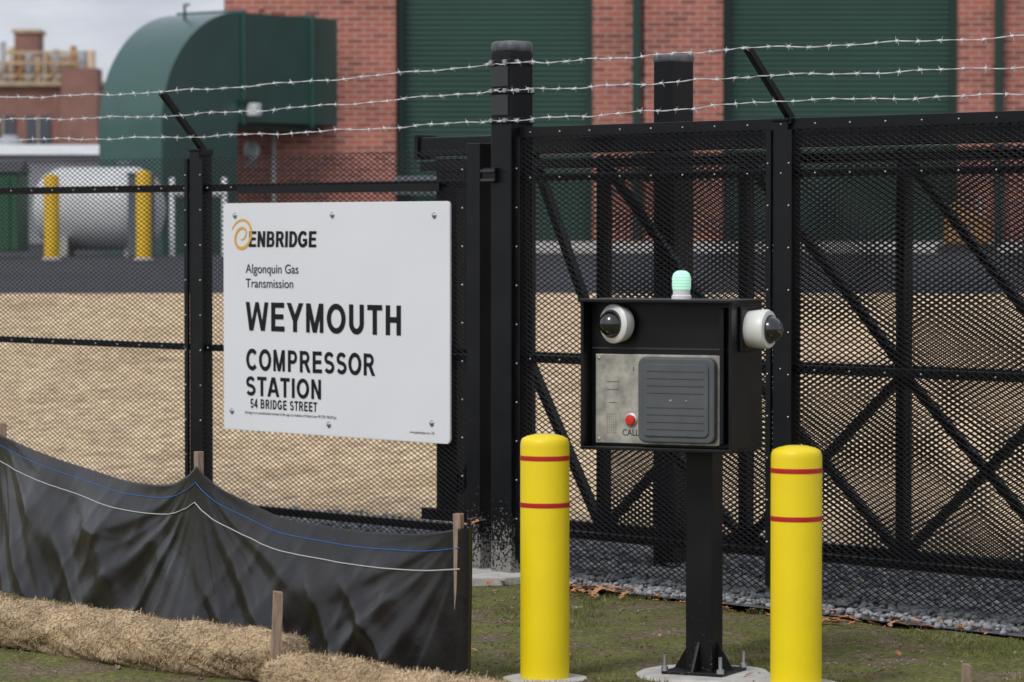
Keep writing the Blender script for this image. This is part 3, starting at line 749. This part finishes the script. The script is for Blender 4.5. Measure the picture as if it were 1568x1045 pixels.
# ---------------------------------------------------------------- brick building with roll-up doors
bd=empty('brick_industrial_building')
YW=62;ZG=1.33;ZT=9.5
def wall(nm,x0,x1,y0,y1,z0=ZG,z1=ZT,mt='brick'): return box(nm,((x0+x1)/2,(y0+y1)/2,(z0+z1)/2),(x1-x0,y1-y0,z1-z0),M[mt],bd)
wall('wall_left',-5.05,-2.04,YW,YW+.6)
wall('pier_a',1.42,2.34,YW+.1,YW+.6); wall('pier_b',2.34,3.70,YW,YW+.6)
wall('pier_c',7.84,9.9,YW,YW+.6); wall('pier_d',13.7,16,YW,YW+.6); wall('pier_e',19.5,30,YW,YW+.6)
wall('side_wall',-5.05,-4.45,YW+.6,YW+22)
wall('back_block',-4.4,29.9,YW+1.2,YW+22,ZG,ZT-.1)
wall('parapet',-5.1,30.05,YW-.05,YW+.7,ZT,ZT+.3,'farroof')
def rollup(nm,x0,x1,y):
    V=[];Fc=[];z=ZG
    while z<ZT:
        for zz,yy in ((z,y),(z+.012,y+.018),(z+.05,y+.022),(z+.078,y+.0)):
            V+=[(x0,yy,zz),(x1,yy,zz)]
        z+=.09
    for k in range(len(V)//2-1): Fc.append((2*k,2*k+1,2*k+3,2*k+2))
    mk(nm,V,Fc,M['green_door'],bd)
rollup('rollup_door_a',-2.04,1.42,YW+.35); rollup('rollup_door_b',3.7,7.84,YW+.35); rollup('rollup_door_c',9.9,13.7,YW+.35); rollup('rollup_door_d',16,19.5,YW+.35)
for i,x in enumerate((-1.97,1.36,3.78,7.78)): box(f'door_guide_{i}',(x,YW+.3,5.4),(.12,.1,8.1),M['green_pipe'],bd)
for i,(x,yo) in enumerate(((2.19,.02),(8.53,-.08))):
    box(f'downspout_{i}',(x,YW+yo,5.4),(.15,.12,8.0),M['green_pipe'],bd,.02)
    for j,z in enumerate((2.6,4.6,6.6)): box(f'downspout_strap_{i}_{j}',(x,YW+yo,z),(.2,.135,.05),M['green_pipe'],bd)
box('plinth',(12,YW-.06,ZG+.1),(34.1,.1,.22),M['concrete'],bd)
box('louvre',(-1.7,YW-.04,2.52),(.75,.08,.3),M['farroof'],bd)
for i in range(4): box(f'louvre_slat_{i}',(-1.7,YW-.09,2.42+.07*i),(.7,.03,.02),M['darkgrey'],bd)
tube('wall_pipe',[(-4.18,YW-.08,1.4),(-4.18,YW-.08,3.6)],.035,M['tank'],bd,8)
tube('vent_elbow',[(-4.55,YW-.02,3.15),(-4.55,YW-.3,3.18),(-4.55,YW-.42,3.05),(-4.55,YW-.44,2.85)],.13,M['tank'],bd,12)
kerb=box('concrete_kerb',(8,60.8,ZG+.07),(30,.2,.15),M['concrete'],None,.02)

du=empty('green_air_duct',(-5.8,58.5,0),R(52))
def st_list():
    L_=[((0,1.34),(1.85,1.34))]
    for z in (2.4,3.48): L_.append(((0,z),(1.85,z)))
    for i in range(1,25):
        a=math.pi*i/48; L_.append(((1.95-1.95*math.cos(a),3.48+1.95*math.sin(a)),(1.95-.1*math.cos(a),3.48+.1*math.sin(a))))
    for x_ in (3,4.65): L_.append(((x_,5.43),(x_,3.58)))
    return L_
SL=st_list(); Wd=1.45
V=[];Fc=[]
for o_,i_ in SL:
    V+=[(o_[0],0,o_[1]),(i_[0],0,i_[1]),(i_[0],Wd,i_[1]),(o_[0],Wd,o_[1])]
for j in range(len(SL)-1):
    for k in range(4): l=(k+1)%4; Fc.append((j*4+k,j*4+l,j*4+4+l,j*4+4+k))
o=mk('duct_shell',V,Fc,M['green_duct'],du,True); mm=o.modifiers.new('e','EDGE_SPLIT'); mm.split_angle=R(35)
for i,x_ in enumerate((1.98,3.75,4.6)):
    box(f'flange_{i}',(x_,Wd/2,4.505),(.06,Wd+.12,1.95),M['green_duct'],du,.01)
box('bracket',(3.1,.2,3.5),(2.2,.08,.1),M['green_pipe'],du); tube('lift_lug',[(1.3,.7,5.3),(1.3,.7,5.56),(1.4,.7,5.56)],.025,M['green_pipe'],du)
tube('lift_lug_b',[(3.2,.7,5.4),(3.2,.7,5.56),(3.3,.7,5.56)],.025,M['green_pipe'],du)
box('flood_light',(2.05,-.2,3.78),(.16,.22,.22),M['tank'],du,.03); box('flood_light_arm',(2.05,-.1,3.92),(.3,.1,.06),M['darkgrey'],du)

def ybol(x,y,z,h):
    e=empty('yard_bollard',(x,y,z)); lathe('pipe',[(.1,0),(.1,h-.06),(.08,h-.02),(.001,h)],M['yellow2'],e,n=24); lathe('base',[(.13,0),(.13,.03),(.1,.04)],M['concrete'],e,n=16)
ybol(-6.0,46,1.335,1.13); ybol(-4.76,45.6,1.335,1.17)
t=empty('white_storage_tank',(-6.2,53,1.335))
lathe('vessel',[(.001,-1.0),(.35,-.95),(.55,-.82),(.62,-.65),(.62,.65),(.55,.82),(.35,.95),(.001,1.0)],M['tank'],t,(0,0,.72),(0,R(90),R(-25)),n=40)
for i,x_ in enumerate((-.5,.5)): box(f'saddle_{i}',(x_,0,.15),(.15,.9,.3),M['concrete'],t)
tube('riser_pipe',[(.3,0,1.2),(.3,0,1.4),(.5,0,1.4)],.035,M['cabinet'],t,8)
c=empty('utility_cabinet',(-5.25,50,1.335)); box('body',(0,0,.6),(.35,.35,1.15),M['cabinet'],c,.02); box('lid',(0,0,1.19),(.39,.39,.04),M['cabinet'],c,.01)
pr=empty('pipe_rack',(-4.85,54,1.335))
for i,x_ in enumerate((-.35,.0,.1,.45)): tube(f'pipe_{i}',[(x_,0,0),(x_,0,1.2)],.04,M['tank'],pr,8)
tube('header_pipe',[(-.35,0,.95),(.45,0,.95)],.05,M['tank'],pr,8)
d=empty('green_dumpster',(-7.6,49.5,1.335))
box('bin',(0,0,.65),(1.5,1.1,1.1),M['dumpster'],d,.02)
for i in range(5): box(f'rib_{i}',(-.6+.3*i,-.565,.62),(.06,.04,1.0),M['dumpster'],d)
mk('lid',[(-.78,-.6,1.2),(.78,-.6,1.2),(.78,0,1.38),(-.78,0,1.38),(.78,.6,1.2),(-.78,.6,1.2)],[(0,1,2,3),(3,2,4,5),(1,4,2),(0,3,5)],M['darkgrey'],d)
q=empty('equipment_skid',(7.35,57,1.335)); box('engine_cover',(0,0,.42),(.7,.6,.5),M['orange'],q,.05); box('skid_base',(0,0,.1),(.9,.7,.14),M['darkgrey'],q); box('control_box',(-.15,0,.75),(.25,.4,.18),M['orange'],q,.02); tube('exhaust',[(.2,0,.6),(.2,0,.95)],.03,M['galv'],q,8)
# distant plant
fb=empty('distant_brick_plant',(0,0,0))
Y=150
box('block',(-24.5,Y+6,4.6),(14,12,6.6),M['farbrick'],fb); box('cornice',(-24.5,Y+5.9,8.0),(14.3,12.4,.2),M['fartan'],fb)
for r_ in range(2):
    for i in range(9):
        box(f'window_{r_}_{i}',(-30.6+1.5*i,Y-.02,3.9+2.1*r_),(1.0,.12,1.3),M['shade'],fb)
        box(f'mullion_{r_}_{i}',(-30.6+1.5*i,Y-.1,3.9+2.1*r_),(.07,.06,1.3),M['fartan'],fb)
        box(f'sill_{r_}_{i}',(-30.6+1.5*i,Y-.06,3.17+2.1*r_),(1.15,.15,.12),M['fartan'],fb)
box('corner_tower',(-18.2,Y-.5,4.9),(1.5,2,7.4),M['farbrick'],fb)
box('tower',(-20.9,Y+3,9),(1.0,2,2.6),M['farbrick'],fb); box('tower_top',(-20.9,Y+3,10.35),(1.2,2.2,.15),M['fartan'],fb)
box('penthouse',(-19.3,Y+4,8.7),(1.5,3,1.3),M['fartan'],fb); box('penthouse_b',(-22.4,Y+4,8.5),(1.2,3,.9),M['farroof'],fb)
rr_=random.Random(3)
for i in range(16):
    x_=-23.8+i*.38; h_=rr_.uniform(.5,1.9); tube(f'stack_{i}',[(x_,Y+2,8.0),(x_,Y+2,8.0+h_)],rr_.uniform(.09,.2),M[('fartan','orange','farroof')[i%3]],fb,10)
for i,z in enumerate((8.4,8.95,9.4)): box(f'pipe_run_{i}',(-21.0+.4*i,Y+1.5,z),(5.2-i,.14,.12),M['fartan'],fb)
for i in range(7): beam(f'truss_{i}',(-23.5+i*.75,Y+1.4,8.35),(-23.1+i*.75,Y+1.4,8.95),.08,.08,M['orange'],fb)
tube('white_silo',[(-20.2,Y-8,1.3),(-20.2,Y-8,5.2),(-20.2,Y-8,5.6)],[.6,.6,.25],M['farroof'],fb,16)
sh=empty('grey_storage_shed',(-12,90,1.33))
box('body',(0,0,1.2),(7.5,4,2.2),M['farroof'],sh)
mk('roof',[(-3.9,-2.2,2.3),(3.9,-2.2,2.3),(3.9,0,2.6),(-3.9,0,2.6),(3.9,2.2,2.3),(-3.9,2.2,2.3)],[(0,1,2,3),(3,2,4,5),(1,4,2),(0,3,5)],M['tank'],sh)

# ---------------------------------------------------------------- light
sun=bpy.data.lights.new('sun','SUN'); sun.energy=1.5; sun.angle=R(16); sun.color=(1,.97,.92)
so=bpy.data.objects.new('sun',sun); link(so)
EL,AZ=R(46),R(215)
dirv=Vector((math.sin(AZ)*math.cos(EL),math.cos(AZ)*math.cos(EL),math.sin(EL)))
so.rotation_euler=dirv.to_track_quat('Z','Y').to_euler()
w=bpy.data.worlds.new('World'); scene.world=w; w.use_nodes=True; N=w.node_tree.nodes; L=w.node_tree.links
sky=N.new('ShaderNodeTexSky'); sky.sky_type='NISHITA'; sky.sun_disc=False; sky.sun_elevation=EL; sky.sun_rotation=AZ; sky.dust_density=3; sky.air_density=1
hs=N.new('ShaderNodeHueSaturation'); hs.inputs['Saturation'].default_value=.35
L.new(sky.outputs[0],hs.inputs['Color'])
tc=N.new('ShaderNodeTexCoord'); mp=N.new('ShaderNodeMapping'); mp.inputs['Scale'].default_value=(1,1,3.5); L.new(tc.outputs['Generated'],mp.inputs[0])
cn=N.new('ShaderNodeTexNoise'); cn.inputs['Scale'].default_value=16; cn.inputs['Detail'].default_value=6; L.new(mp.outputs[0],cn.inputs['Vector'])
cr=N.new('ShaderNodeValToRGB'); cr.color_ramp.elements[0].position=.38; cr.color_ramp.elements[1].position=.62
cr.color_ramp.elements[0].color=(4.5,4.8,5.7,1); cr.color_ramp.elements[1].color=(6.2,6.4,7.0,1)
L.new(cn.outputs['Fac'],cr.inputs['Fac'])
mu=N.new('ShaderNodeMix'); mu.data_type='RGBA'; mu.inputs['Factor'].default_value=.68; L.new(hs.outputs[0],mu.inputs['A']); L.new(cr.outputs['Color'],mu.inputs['B'])
L.new(mu.outputs['Result'],N['Background'].inputs['Color']); N['Background'].inputs['Strength'].default_value=.138
# ---------------------------------------------------------------- camera
cam=bpy.data.cameras.new('camera'); cam.lens=124; cam.sensor_width=36; cam.clip_end=2000
cam.dof.use_dof=True; cam.dof.focus_distance=15.2; cam.dof.aperture_fstop=4.8
co=bpy.data.objects.new('camera',cam); co.location=(0,0,1.7); co.rotation_euler=(R(90-1.766),0,0); link(co); scene.camera=co
scene.view_settings.view_transform='Standard'; scene.view_settings.look='None'; scene.view_settings.exposure=0
